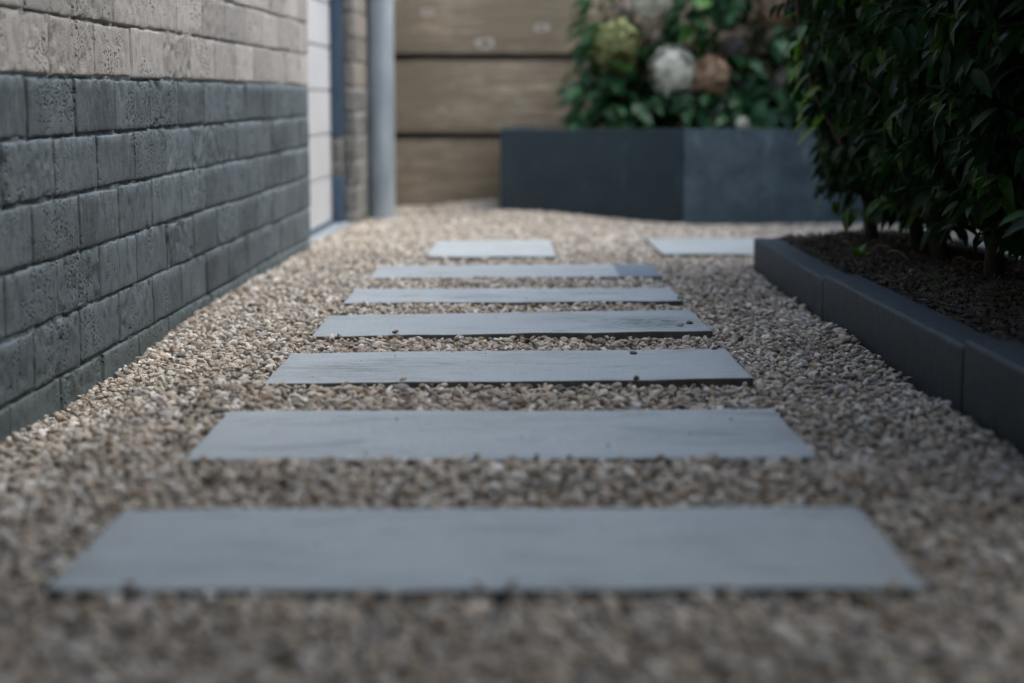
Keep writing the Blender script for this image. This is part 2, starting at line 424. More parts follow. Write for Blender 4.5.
def instancer(name, pts, rot, scl, idx, coll, label_kind='stuff'):
    me = bpy.data.meshes.new(name); me.vertices.add(len(pts)); me.vertices.foreach_set('co', np.asarray(pts, np.float32).ravel())
    for nm, typ, dat, key in (('rot', 'FLOAT_VECTOR', rot, 'vector'), ('scl', 'FLOAT', scl, 'value'), ('idx', 'INT', idx, 'value')):
        a = me.attributes.new(nm, typ, 'POINT'); a.data.foreach_set(key, np.asarray(dat, np.int32 if typ == 'INT' else np.float32).ravel())
    o = link_mesh(name, me)
    ng = bpy.data.node_groups.new(name + '_scatter', 'GeometryNodeTree')
    ng.interface.new_socket('Geometry', in_out='INPUT', socket_type='NodeSocketGeometry')
    ng.interface.new_socket('Geometry', in_out='OUTPUT', socket_type='NodeSocketGeometry')
    N = ng.nodes; gi = N.new('NodeGroupInput'); go = N.new('NodeGroupOutput')
    ip = N.new('GeometryNodeInstanceOnPoints'); ci = N.new('GeometryNodeCollectionInfo')
    ci.inputs[0].default_value = coll; ci.inputs[1].default_value = True; ci.inputs[2].default_value = True
    ip.inputs['Pick Instance'].default_value = True
    L = ng.links
    L.new(gi.outputs[0], ip.inputs['Points']); L.new(ci.outputs[0], ip.inputs['Instance'])
    for nm, dt, sock in (('rot', 'FLOAT_VECTOR', 'Rotation'), ('scl', 'FLOAT', 'Scale'), ('idx', 'INT', 'Instance Index')):
        a = N.new('GeometryNodeInputNamedAttribute'); a.data_type = dt; a.inputs[0].default_value = nm
        L.new([q for q in a.outputs if q.enabled and q.name == 'Attribute'][0], ip.inputs[sock])
    L.new(ip.outputs[0], go.inputs[0])
    md = o.modifiers.new('scatter', 'NODES'); md.node_group = ng
    tag(o, kind=label_kind)
    return o
pcoll = bpy.data.collections.new('pebble_kinds')
NP = 14
for k in range(NP):
    me = pebble_mesh('pebble_kind', k + 1); me.materials.append(M_PEB)
    pcoll.objects.link(bpy.data.objects.new('pebble_kind', me))
P = []; S = []
def layer(x0, x1, y0, y1, sp, dz, zj, smin, smax):
    nx = int((x1 - x0) / sp); ny = int((y1 - y0) / sp)
    gx, gy = np.meshgrid(np.arange(nx), np.arange(ny))
    gx = x0 + (gx.ravel() + rng.uniform(-.05, 1.05, gx.size)) * sp; gy = y0 + (gy.ravel() + rng.uniform(-.05, 1.05, gy.size)) * sp
    s = smin + (smax - smin) * rng.beta(1.5, 3.2, gx.size)
    ok = (gx > -.72) & ~((gx > .478 + .003 * gy) & (gx < 1.0) & (gy < 4.11))
    for cx, cy, hw, hd, yaw in slab_rects:
        lx = (gx - cx) * math.cos(yaw) + (gy - cy) * math.sin(yaw); ly = -(gx - cx) * math.sin(yaw) + (gy - cy) * math.cos(yaw)
        m = .0025
        ok &= ~((np.abs(lx) < hw + m) & (np.abs(ly) < hd + m))
    wallx = -.655 + .0202 * gy
    ok &= ~((gx < wallx + .002) & (gy < 4.69)) & ~((gx < wallx + .002) & (gy > 5.72)) & ~((gx < wallx - .02) & (gy <= 5.72))
    ok &= ~((gx > -.095) & (gy > 5.975)) & (gy < 6.62) & ~((gx > 1.0) & (gy < 5.2))
    gx, gy, s = gx[ok], gy[ok], s[ok]
    z = zs(gy) + gravel_h(gx, gy) + dz + rng.uniform(-zj, zj, gx.size)
    P.append(np.stack([gx, gy, z], -1)); S.append(s)
for (a, b, c, d) in ((-.7, .56, .55, 6.62), (.56, 1.42, 4.1, 6.0)):
    layer(a, b, c, d, .0080, -.0070, .0022, .0040, .0070)
    layer(a, b, c, d, .0087, -.0022, .0036, .0032, .0080)
    layer(a, b, c, d, .0150, .0020, .002, .0022, .0112)
layer(-.7, .56, -.3, .55, .011, -.003, .003, .005, .010)
# a few stones kicked up on the slabs' edges
ex = []
for cx, cy, hw, hd, yaw in slab_rects[:6]:
    for k in range(5 if cy < 2 else 1):
        side = rng.random()
        px = cx + rng.uniform(-hw, hw) if side < .8 else cx + (hw - .004) * (1 if rng.random() < .5 else -1)
        py = cy - hd + abs(rng.normal(0, .0025)) if side < .8 else cy + rng.uniform(-hd, hd)
        ex.append((px, py, zs(py) + .0025))
n_ex = len(ex)
for cx, cy, hw, hd, yaw in slab_rects:          # loose grit on the slabs
    for k in range(10):
        py = cy + rng.uniform(-hd, hd) * .97; ex.append((cx + rng.uniform(-hw, hw) * .97, py, zs(py) + .0015))
P.append(np.array(ex)); S.append(np.where(np.arange(len(ex)) < n_ex, rng.uniform(.003, .0065, len(ex)), rng.uniform(.0009, .0022, len(ex))))
P = np.concatenate(P); S = np.concatenate(S); n = len(P)
rot = np.stack([rng.normal(0, .45, n), rng.normal(0, .45, n), rng.uniform(0, 6.28, n)], -1)
instancer('gravel', P, rot, S, rng.integers(0, NP, n), pcoll)
print('pebbles', n)

# ------------------------------------------------------------------ planting bed
sx_, sy_ = np.arange(.545, .955, .012), np.arange(-.3, 4.09, .012)
X, Y = np.meshgrid(sx_, sy_); pp = np.stack([X, Y, X * 0], -1)
Z = zs(Y) + soil_h(X, Y) + .010 * fbm(pp, 12, 41) + .007 * fbm(pp, 45, 44)
n0, n1 = X.shape; idx = np.arange(n0 * n1).reshape(n0, n1)
F = np.stack([idx[:-1, :-1], idx[:-1, 1:], idx[1:, 1:], idx[1:, :-1]], -1).reshape(-1, 4)
o = link_mesh('soil', mesh_np('soil', np.stack([X, Y, Z], -1).reshape(-1, 3), F, True), M_SOIL); tag(o, kind='structure')
ccoll = bpy.data.collections.new('chip_kinds')
for k in range(8):
    me = pebble_mesh('chip_kind', 40 + k, True); me.materials.append(M_CHIP); ccoll.objects.link(bpy.data.objects.new('chip_kind', me))
n = 26000
px = rng.uniform(.55, .945, n); py = rng.uniform(.6, 4.07, n)
pz = zs(py) + soil_h(px, py) + rng.uniform(0, .008, n) + .010 * fbm(np.stack([px, py, px * 0], -1), 12, 41)
instancer('mulch', np.stack([px, py, pz], -1), np.stack([rng.normal(0, .5, n), rng.normal(0, .5, n), rng.uniform(0, 6.28, n)], -1), rng.uniform(.0015, .0065, n), rng.integers(0, 8, n), ccoll)

# kerb stones: near side in a row, far end, far side
kx = [(.503, 4.075), (.497, 3.070), (.498, 2.075), (.492, 1.080), (.490, .085)]
kl = ['charcoal kerb stone at the far corner of the planting bed', 'charcoal kerb stone along the gravel, next to the corner stone',
      'charcoal kerb stone along the gravel where dark foliage overhangs the bed', 'charcoal kerb stone nearest the camera, running out of the picture']
kh = [(.062, .058), (.066, .067), (.076, .073), (.080, .078)]
for i in range(4):
    (xa, ya), (xb, yb) = kx[i], kx[i + 1]
    L = ya - yb - .004
    random.seed(300 + i)
    o = box_obj('kerb_stone', (0, .060, -L, 0, -.17, 0), M_KERB, None, .006, 3, .0007, .035)
    za, zb = zs(ya) + kh[i][0], zs(yb) + kh[i][1]
    o.location = (xa, ya, za); o.rotation_euler = (math.atan2(za - zb, L), 0, math.atan2(xb - xa, L))
    tag(o, kl[i], 'kerb stone', 'kerb stones edging the planting bed')
o = box_obj('kerb_stone', (.566, .955, 4.045, 4.100, -.2, zs(4.07) + .038), M_KERB, None, .005, 3, .001, .035)
tag(o, 'low kerb stone across the far end of the planting bed', 'kerb stone', 'kerb stones edging the planting bed')
for i in range(3):
    o = box_obj('kerb_stone', (.957, 1.02, 4.075 - i * 1.0 - .996, 4.075 - i * 1.0, -.2, zs(4.07 - i) + .060), M_KERBLIT, None, .005, 3, .001, .04)
    tag(o, ['pale grey kerb stone behind the farthest bush trunks', 'pale grey kerb stone behind the nearer bush trunks', 'pale grey kerb stone on the fence side, hidden below near foliage'][i], 'kerb stone', 'pale kerb stones behind the bushes')

# ------------------------------------------------------------------ brick house
house = tag(empty('brick_house', (-.7, 4.0, -.05)), 'brick house wall, pale above and painted charcoal below, with white door', 'house')
def to_house(o):
    o.matrix_parent_inverse = house.matrix_basis.inverted() if False else Matrix.Translation(-Vector(house.location)); return o
def grid_patch(nu, nv):
    idx = np.arange((nu + 1) * (nv + 1)).reshape(nv + 1, nu + 1)
    return np.stack([idx[:-1, :-1], idx[:-1, 1:], idx[1:, 1:], idx[1:, :-1]], -1).reshape(-1, 4)
def brickwork(name, origin, udir, ndir, length, zlo, zhi, fine_to, mat, parent, ph=0.0, bl=.2195, ch=.0772, endcap=True, zref=ZLINE, thick=.22):
    """real bricks with uneven faces, standing 5 mm proud of a mortar bed. u runs along udir, outward normal ndir."""
    V = []; Fq = []; T = []; base = 0
    origin = np.array(origin); udir = np.array(udir, float); ndir = np.array(ndir, float)
    k0 = math.floor((zlo - zref) / ch); k1 = math.ceil((zhi - zref) / ch)
    r = np.random.default_rng(hash(name) % 1000 if False else 5 + len(name))
    for k in range(k0, k1):
        zb = zref + k * ch
        off = ph + (bl / 2 if k % 2 else 0) + r.uniform(-.006, .006)
        u = off - bl
        while u > -bl: u -= bl
        while u < length:
            a, b = u + .0036, u + bl - .0036; u += bl
            
            a = max(a, 0.0); b = min(b, length)
            if b - a < .02: continue
            z0, z1 = zb + .0012, zb + ch - .0016
            z0 += r.uniform(-.001, .0015); z1 += r.uniform(-.0025, .001)
            fine = zb < fine_to
            nu, nv = (max(4, int((b - a) / .0055)), 12) if fine else (3, 2)
            gu, gv = np.linspace(0, 1, nu + 1), np.linspace(0, 1, nv + 1)
            if fine:
                eu, ev = .0012 / (b - a), .0012 / (z1 - z0)
                gu = np.concatenate([[0, eu, eu * 2.5], gu[1:-1], [1 - eu * 2.5, 1 - eu, 1]]); gv = np.concatenate([[0, ev, ev * 2.5], gv[1:-1], [1 - ev * 2.5, 1 - ev, 1]])
                nu += 4; nv += 4
            uu, vv = np.meshgrid(gu, gv)
            uu, vv = uu.ravel(), vv.ravel()
            pu = a + (b - a) * uu; pz = z0 + (z1 - z0) * vv
            q = np.stack([pu, pz, np.full_like(pu, k * 3.1)], -1)
            ed = np.minimum(np.minimum(pu - a, b - pu), np.minimum(pz - z0, z1 - pz))
            bulge = np.clip(ed / (.0035 + .004 * np.clip(noise(q, 33, 91), 0, 1)), 0, 1) ** .5
            rough = r.choice([.15, .4, .8, 1.8], p=[.3, .35, .2, .15])
            tiltv = r.uniform(-.0015, .0015); lift = r.uniform(-.001, .002)
            dn = .0022 * bulge + lift * .7 + tiltv * (uu - .5) + (-.0007) * (vv - .3)
            if fine:
                dn += rough * .0016 * fbm(q, 45, 50, 3) - rough * .006 * np.maximum(fbm(q, 85, 61, 2) - .24, 0) * 3 * bulge
                jag = .0022 * (1 - bulge); pu = pu + jag * noise(q, 120, 70) ; pz = pz + (1 - bulge) * .0045 * fbm(q, 60, 72)
            dn = np.maximum(dn, -.001)
            rim = (uu < 1e-6) | (uu > 1 - 1e-6) | (vv < 1e-6) | (vv > 1 - 1e-6)
            dn = np.where(rim, -.0042, dn)
            pos = origin[None] + udir[None] * pu[:, None] + ndir[None] * dn[:, None]; pos[:, 2] = pz
            V.append(pos); Fq.append(grid_patch(nu, nv) + base); T.append(np.full(len(pos), r.random())); base += len(pos)
    # mortar bed: uneven sheet between the bricks
    nu = max(6, int(length / (.010 if fine_to > 0 else .03))); hz = min(fine_to if fine_to > zlo else zhi, zhi); nv = int((hz - zlo) / .006)
    uu, vv = np.meshgrid(np.linspace(0, length, nu + 1), np.linspace(zlo, hz, nv + 1)); uu, vv = uu.ravel(), vv.ravel()
    q = np.stack([uu, vv, uu * 0], -1)
    fr = ((vv - zref) / ch) % 1.0
    dn = -.0022 + .0046 * np.maximum(fbm(q, 26, 80), 0) + .001 * fbm(q, 90, 84)
    pos = origin[None] + udir[None] * uu[:, None] + ndir[None] * dn[:, None]; pos[:, 2] = vv
    V.append(pos); Fq.append(grid_patch(nu, nv) + base); T.append(.5 + 0 * dn); base += len(pos)
    # core
    c = []
    for zz in (zlo, zhi):
        for uu_, nn in ((0.0, -.0025), (length, -.0025), (length, -thick), (0.0, -thick)):
            p = origin + udir * uu_ + ndir * nn; c.append((p[0], p[1], zz))
    V.append(np.array(c)); T.append(np.full(8, .5))
    Fq.append(np.array([(0, 1, 2, 3), (7, 6, 5, 4), (0, 4, 5, 1), (1, 5, 6, 2), (2, 6, 7, 3), (3, 7, 4, 0)]) + base)
    me = mesh_np(name, np.concatenate(V), np.concatenate(Fq), False)
    sm = np.ones(len(me.polygons), bool); sm[-6:] = False; me.polygons.foreach_set('use_smooth', sm)
    a = me.attributes.new('tone', 'FLOAT', 'POINT'); a.data.foreach_set('value', np.concatenate(T).astype(np.float32))
    o = link_mesh(name, me, mat, parent)
    bm = bmesh.new(); bm.from_mesh(me); bmesh.ops.recalc_face_normals(bm, faces=bm.faces); bm.to_mesh(me); bm.free()
    return to_house(o)
K = .0202; kn = math.hypot(1, K)
ud = (K / kn, 1 / kn, 0); nd = (1 / kn, -K / kn, 0)
def wx(y): return -.655 + K * y
Y0 = -1.2
brickwork('wall', (wx(Y0), Y0, 0), ud, nd, (4.69 - Y0) * kn, -.2, 2.7, .62, M_BRICK, house, ph=.030, thick=.25)
# far pier beyond the door: its side towards the camera and its face
brickwork('pier', (wx(5.74), 5.74, 0), ud, nd, .88, -.25, 2.7, .7, M_PIER, house, ph=.11, thick=.3)
brickwork('reveal', (wx(5.74) - .0335, 5.7385, 0), (1, 0, 0), (0, -1, 0), .033, -.25, 2.7, .7, M_PIER, house, ph=.0, bl=.066, thick=.10)
# the white door, set back, made of wide lying boards
door = to_house(link_mesh('door', bpy.data.meshes.new('door'), None, house))
def dx(y): return -.722 + K * y
bm = bmesh.new()
zb = -.060
for k in range(20):
    z0 = .0785 + (k - 1) * .131; z1 = z0 + .1275
    if k == 0: z0, z1 = zb, .075
    v = box_bm(bm, 0, .03, 4.55, 5.735, z0, z1)
    for q in v: q.co.x += dx(q.co.y) - .03 
bmesh.ops.recalc_face_normals(bm, faces=bm.faces)
bmesh.ops.bevel(bm, geom=bm.edges[:], offset=.003, segments=2, affect='EDGES')
v = box_bm(bm, 0, .03, 4.55, 5.735, zb, 2.6)
for q in v: q.co.x += dx(q.co.y) - .036
bm.to_mesh(door.data); bm.free(); door.data.materials.append(M_WHITE)
def along(name, x0, x1, y0, y1, z0, z1, mat, parent, bev=.002):
    o = box_obj(name, (x0, x1, y0, y1, z0, z1), mat, parent, bev, 2)
    for v in o.data.vertices: v.co.x += K * v.co.y
    return o
fr = to_house(along('door_frame', -.720, -.6895, 5.660, 5.730, .196, 2.6, M_BLUE, house))  # dark blue strips put in for the shaded recess beside the door
fr2 = to_house(along('door_frame', -.720, -.6895, 5.660, 5.730, -.075, .074, M_BLUE, house))
fb = to_house(along('frame_block', -.7195, -.692, 5.664, 5.729, .0765, .1935, M_PIER, house))
fb['label'] = 'bare beige block between two blue frame lengths'
rl = to_house(along('door_rail', -.7215, -.7135, 4.7, 5.658, -.075, -.054, M_BLUE, house))
th = to_house(along('threshold', -.7125, -.668, 4.72, 5.70, -.14, -.066, M_SILL, house, .004))

# downpipe
pipe = tag(empty('downpipe', (-.486, 6.10, zs(6.1))), 'round blue grey zinc downpipe standing between brick pier and board fence', 'downpipe')
def lathe(name, prof, mat, parent, seg=40):
    a = np.linspace(0, 2 * math.pi, seg, endpoint=False)
    V = np.concatenate([np.stack([r * np.cos(a), r * np.sin(a), a * 0 + z], -1) for r, z in prof])
    idx = np.arange(len(prof) * seg).reshape(len(prof), seg); nx = np.roll(idx, -1, 1)
    F = np.stack([idx[:-1], nx[:-1], nx[1:], idx[1:]], -1).reshape(-1, 4)
    return link_mesh(name, mesh_np(name, V, F, True), mat, parent)
lathe('pipe', [(.0445, -.06), (.0445, .9), (.0455, 1.2), (.0445, 2.6)], M_ZINC, pipe)
lathe('joint_collar', [(.0446, 1.02), (.049, 1.025), (.049, 1.08), (.0446, 1.085)], M_ZINC, pipe)
b = box_obj('wall_bracket', (-.075, -.040, -.012, .012, 1.18, 1.21), M_ZINC, pipe, .002)

# ------------------------------------------------------------------ fences
def fence(name, label, loc, rz, length, boards, posts, mat, bh=.268, gap=.0155, z0=-.095, th=.028, tiltd=.004):
    f = tag(empty(name, loc, rz), label, 'fence', 'weathered board fences round the garden')
    for k in range(boards):
        za = z0 + k * (bh + gap)
        random.seed(500 + k)
        o = box_obj('board', (0, length, 0, th, za, za + bh), mat, f, .006, 3, .0016, .08)
        a = o.data.attributes.new('tone', 'FLOAT', 'POINT')
        for v in o.data.vertices: v.co.y += .010 * (v.co.z - za) / bh   # boards lean back slightly, like lapped planks
    box_obj('backing_board', (0, length, th + .003, th + .010, z0, z0 + boards * (bh + gap)), M_POST, f)
    for px in posts:
        box_obj('post', (px - .035, px + .035, th + .012, th + .08, -.2, z0 + boards * (bh + gap) + .02), M_POST, f, .004)
    return f
# board gaps at z .190 and .467 at the back
fence('board_fence', 'weathered brown fence of wide lying boards behind the raised planter', (-.62, 6.64, 0), 0, 2.6, 7, (.1, 1.35, 2.55), M_WOOD, .261, .021, -.0925 )
fence('board_fence', 'shaded board fence standing behind the dark bushes', (1.45, 6.60, 0), R(-90), 9.2, 7, (.6, 2.4, 4.2, 6.0), M_WOOD, .261, .021, -.0925)  # side fence added to block the horizon and darken behind the bushes

# unseen roof and rear fence, both added to keep the near path dark
pr = tag(empty('porch_roof', (0, -.9, 2.25)), 'flat timber porch roof between house wall and fence over the near path', 'roof')
for k in range(14): box_obj('roof_board', (-.66 + k * .15, -.66 + k * .15 + .147, -1.6, 2.55, 0, .03), M_POST, pr, .003)
for yy in (-1.5, .3, 2.45): box_obj('rafter', (-.66, 1.43, yy - .03, yy + .03, -.12, -.002), M_POST, pr, .003)
fence('board_fence', 'board fence closing the passage behind the camera', (-.62, -2.6, 0), 0, 2.05, 7, (.1, 1.9), M_WOOD, .261, .021, -.05)

# ------------------------------------------------------------------ raised planter of stacked blocks
pl = tag(empty('raised_planter', (-.09, 5.985, -.09)), 'raised planter of charcoal concrete blocks full of hydrangeas before the fence', 'planter')
zt = [(-.25, -.088), (-.0875, .0630), (.0632, .2140)]
for j in range(4):
    for k, (za, zc) in enumerate(zt):
        L = .594 if j < 3 else .3
        random.seed(700 + j * 3 + k)
        light = j in (1,) or (j == 2 and k == 2)
        o = box_obj('block', (j * .598, j * .598 + L, 0, .118, za + .09, zc + .09), M_BLOCKL if light else M_BLOCKD, pl, 0, 1, .0004, .03)
for k, (za, zc) in enumerate(zt):
    box_obj('block', (0, .118, .121, .60, za + .09, zc + .09), M_BLOCKD, pl, .004, 2, .001, .04)
box_obj('potting_soil', (.119, 2.0, .119, .60, .05, .262), M_SOIL, pl, 0, 1, .006, .05)

# ------------------------------------------------------------------ leaves
def leaf_template(L, W, fold, droop, ns=5):
    t = np.linspace(0, 1, ns + 1)
    prof = np.sin(np.pi * np.clip(t, 0, 1) ** .8) ** .85; prof[0] = .06; prof[-1] = 0.0
    V = []
    for ti, pi in zip(t, prof):
        z = -droop * ti * ti * L
        V += [(-W / 2 * pi, ti * L, z + fold * pi * W / 2), (0, ti * L, z), (W / 2 * pi, ti * L, z + fold * pi * W / 2)]
    F = []
    for i in range(ns):
        a = i * 3
        F += [(a, a + 1, a + 4, a + 3), (a + 1, a + 2, a + 5, a + 4)]
    return np.array(V), np.array(F)
def frames(D, up):
    D = D / (np.linalg.norm(D, axis=1)[:, None] + 1e-9)
    X = np.cross(D, up); X /= np.linalg.norm(X, axis=1)[:, None] + 1e-9
    N = np.cross(X, D)
    return np.stack([X, D, N], -1)           # columns
def leaves_mesh(name, pos, D, up, scale, tone, tmpl, extra=None):
    TV, TF = tmpl; n = len(pos); m = len(TV)
    B = frames(D, up)
    V = np.einsum('nij,mj->nmi', B, TV) * scale[:, None, None] + pos[:, None]
    F = (TF[None] + (np.arange(n) * m)[:, None, None]).reshape(-1, 4)
    V = V.reshape(-1, 3); T = np.repeat(tone, m); mi = np.zeros(len(F))
    if extra is not None:
        F = np.concatenate([F, extra[1] + len(V)]); V = np.concatenate([V, extra[0]]); T = np.concatenate([T, np.zeros(len(extra[0]))]); mi = np.concatenate([mi, np.ones(len(extra[1]))])
    me = mesh_np(name, V, F, True, mi)
    a = me.attributes.new('tone', 'FLOAT', 'POINT'); a.data.foreach_set('value', T.astype(np.float32))
    return me

def make_bush(seed, H=1.9, hw=(.125, .19)):
    r = np.random.default_rng(seed)
    # trunk and limbs
    paths = []; rad = []
    n = 14; t = np.linspace(0, 1, n)
    lean = r.normal(0, .08, 2)
    trunk = np.stack([lean[0] * t * 1.2 + .02 * (np.sin(t * 9 + seed) - math.sin(seed)), lean[1] * t + .02 * (np.cos(t * 8 + seed) - math.cos(seed)), -.08 + (H * .92) * t], -1)
    tr = .0155 * (1 - t * .65); tr[0] *= 1.3
    paths.append(trunk); rad.append(tr)
    limbs = []
    for k in range(26):
        s = r.uniform(.10, .95); i = s * (n - 1); p0 = trunk[int(i)] + (trunk[min(n - 1, int(i) + 1)] - trunk[int(i)]) * (i % 1)
        az = r.uniform(0, 6.28); ln = r.uniform(.14, .30)
        q = np.linspace(0, 1, 6)[:, None]
        d = np.array([math.cos(az) * hw[0] / .22, math.sin(az) * hw[1] / .22, 0])
        pth = p0 + d * q * ln + np.array([0, 0, 1]) * (q ** .8) * ln * r.uniform(.3, .9)
        limbs.append(pth); paths.append(pth); rad.append(.007 * (1 - np.linspace(0, 1, 6) * .7))
    V, F = tubes(paths, rad, 8)
    V += (.0022 * fbm(V, 60, seed))[:, None]
    trunk_me = mesh_np('trunk', V, F, True)
    # twigs
    NT = 1150
    tp = []; trd = []; lp = []; ld = []; ls = []; lt = []
    for k in range(NT):
        z = r.uniform(.06, 1) ** .8 * H if r.random() < .35 else r.uniform(.13, .85)
        low = r.random() < .022
        if low: z = r.uniform(.07, .24)
        az = r.uniform(0, 6.28); rr = r.uniform(.25, 1.0) ** .6
        wz = .30 + .70 * min(1, max(0, z - .12) / .45); wz = max(wz, .5) if low else wz; wf = wz; wz *= 1 + .18 * math.sin(z * 9 + seed) + r.normal(0, .08)
        if z > H * .85: wz *= max(.2, (H - z) / (H * .15))
        p = np.array([math.cos(az) * hw[0] * rr * wz, math.sin(az) * hw[1] * rr * wz, z])
        d = np.array([math.cos(az), math.sin(az), r.uniform(-.25, 1.0)]) + r.normal(0, .35, 3)
        if z < .22: d[2] = abs(d[2]) * .4 + .1
        d /= np.linalg.norm(d); ln = r.uniform(.05, .12) * (.55 + .45 * wf)
        q = np.linspace(0, 1, 5)[:, None]
        path = p + d * q * ln + np.array([0, 0, -1]) * q ** 2 * ln * r.uniform(0, .35)
        tp.append(path); trd.append(np.linspace(.0019, .0007, 5))
        nl = r.integers(6, 11); young = r.random() < .15
        side = np.cross(d, [0, 0, 1.0]); side /= np.linalg.norm(side) + 1e-6
        for j in range(nl):
            s = (j + .6) / nl; base = path[0] + (path[-1] - path[0]) * s
            sg = 1 if j % 2 else -1
            dd = d * .55 + side * sg * r.uniform(.5, 1.0) + np.array([0, 0, -r.uniform(.2, 1.4)]) + r.normal(0, .25, 3)
            lp.append(base); ld.append(dd); ls.append(r.uniform(.65, 1.15)); lt.append(1.0 if young else r.uniform(0, .8))
    V, F = tubes(tp, trd, 3)
    up = np.array([0, 0, 1.0]) + r.normal(0, .35, (len(lp), 3))
    leaf_me = leaves_mesh('foliage', np.array(lp), np.array(ld), up, np.array(ls), np.array(lt), leaf_template(.049, .0175, .35, .30), extra=(V, F))
    trunk_me.materials.append(M_BARK); leaf_me.materials.append(M_LEAF); leaf_me.materials.append(M_TWIG)
    return trunk_me, leaf_me
kinds = [make_bush(s) for s in (11, 12, 13)]
def soilz(x, y): return zs(y) + .055 + .018
bushes = [(.735, 3.90, 0, .4, 'dark glossy bush at the far end of the bed, a bare reddish stem beside it'),
          (.760, 3.52, 1, 2.0, 'dark glossy bush second from the far end, on a slim upright trunk'),
          (.765, 3.28, 2, 4.1, 'dark glossy bush third from the far end, its thick trunk leaning'),
          (.745, 2.93, 0, 3.3, 'dark glossy bush on a black trunk, leaves hanging down to the soil'),
          (.750, 2.55, 1, 5.2, 'deep shaded bush overhanging the kerb, fourth neighbour towards the camera'),
          (.755, 2.15, 2, 1.2, 'deep shaded bush at the picture edge, next to last towards the camera'),
          (.760, 1.72, 0, 2.2, 'deep shaded bush closest to the camera, above the nearest kerb stone')]
for i, (x, y, k, rz, lab) in enumerate(bushes):
    b = tag(empty('laurel_bush', (x, y, soilz(x, y)), rz), lab, 'bush', 'evergreen bushes in the kerbed bed')
    for nm, me in zip(('trunk', 'foliage'), kinds[k]): link_mesh(nm, me, None, b)
    if i in (2, 3): b.scale = (1.05, 1.05, 1.0)
    if i == 0: farbush = b
# the leaning bare stem with young yellow-green leaves, growing from the far bush's foot
q = np.linspace(0, 1, 16)[:, None]
p0 = np.array([.745, 3.93, .03]); p1 = np.array([.588, 3.80, .34]); p2 = np.array([.555, 3.78, .52])
path = p0 + (p1 - p0) * np.minimum(q / .7, 1) + (p2 - p1) * np.maximum((q - .7) / .3, 0) + np.array([.012, 0, 0]) * np.sin(q * 5)
r = np.random.default_rng(77)
tp = [path]; td = [np.linspace(.0085, .0035, 16)]; lp = []; ld = []; ls = []; lt = []; 
Vt, Ft = tubes(tp, td, 7)
inv = farbush.matrix_basis.inverted() if farbush.matrix_basis != Matrix() else Matrix()
Mi = (Matrix.Translation(farbush.location) @ Matrix.Rotation(.4, 4, 'Z')).inverted()
def place(o): o.matrix_parent_inverse = Mi; return o
st = place(link_mesh('bare_stem', mesh_np('bare_stem', Vt, Ft, True), M_REDTWIG, farbush)); st['label'] = 'bare reddish stem leaning out over the kerb'
for k in range(18):
    s = r.uniform(.55, 1); b_ = path[int(s * 15)]
    lp.append(b_ + r.normal(0, .012, 3)); ld.append(np.array([-r.uniform(-.3, 1), r.uniform(-.6, .4), -r.uniform(.0, .9)])); ls.append(r.uniform(.6, 1.0)); lt.append(r.random())
for (x, z) in ((.555, .30), (.545, .27), (.552, .315), (.57, .335), (.56, .25), (.55, .36)):
    lp.append(np.array([x + .03, 3.78, z + .01])); ld.append(np.array([-1, -.2, -.5])); ls.append(.9); lt.append(1)
lp = np.array(lp); up = np.array([0, 0, 1.0]) + r.normal(0, .3, (len(lp), 3))
yl = place(link_mesh('young_leaves', leaves_mesh('young_leaves', lp, np.array(ld), up, np.array(ls), np.array(lt), leaf_template(.058, .022, .3, .4)), M_LEAFY, farbush))
yl['label'] = 'bright yellow green young leaves'

# hydrangeas -----------------------------------------------------
def flower_head(r, rad, mat, parent, pos, cone=1.0):
    n = int(330 * (rad / .076) ** 2) + 20
    g = np.arange(n) + .5; ph = np.arccos(1 - 2 * g / n); th = math.pi * (1 + 5 ** .5) * g
    d = np.stack([np.cos(th) * np.sin(ph), np.sin(th) * np.sin(ph), np.cos(ph) * cone], -1) + r.normal(0, .08, (n, 3))
    lump = 1 + .30 * noise(d, 2.2, int(rad * 9999))[:, None] + r.normal(0, .09, (n, 1))
    P0 = d * rad * lump
    V = []; F = []; T = []
    TV = np.array([(0, 0, 0), (.5, .45, .06), (0, 1, .12), (-.5, .45, .06)])
    base = 0
    for k in range(n):
        N = d[k] / np.linalg.norm(d[k]); A = np.cross(N, r.normal(size=3)); A /= np.linalg.norm(A); B = np.cross(N, A)
        s = r.uniform(.012, .019); t = r.random()
        for j in range(4):
            a = j * math.pi / 2; A2 = A * math.cos(a) + B * math.sin(a); B2 = np.cross(N, A2)
            V.append(P0[k] + (TV[:, :1] * B2 + TV[:, 1:2] * A2 + (TV[:, 2:] * r.uniform(.5, 3.0)) * N) * s)
            F.append(np.array([0, 1, 2, 3]) + base); base += 4; T += [t] * 4
    core = IV * rad * .72 * np.array([1, 1, cone]); V.append(core); T += [0] * len(core)
    me = mesh_np('flower_head', np.concatenate(V), [np.array(F), IF + base], False)
    a = me.attributes.new('tone', 'FLOAT', 'POINT'); a.data.foreach_set('value', np.array(T, np.float32))
    o = link_mesh('flower_head', me, mat, parent); o.location = pos
    return o
HT = leaf_template(.088, .048, .25, .35, 6)
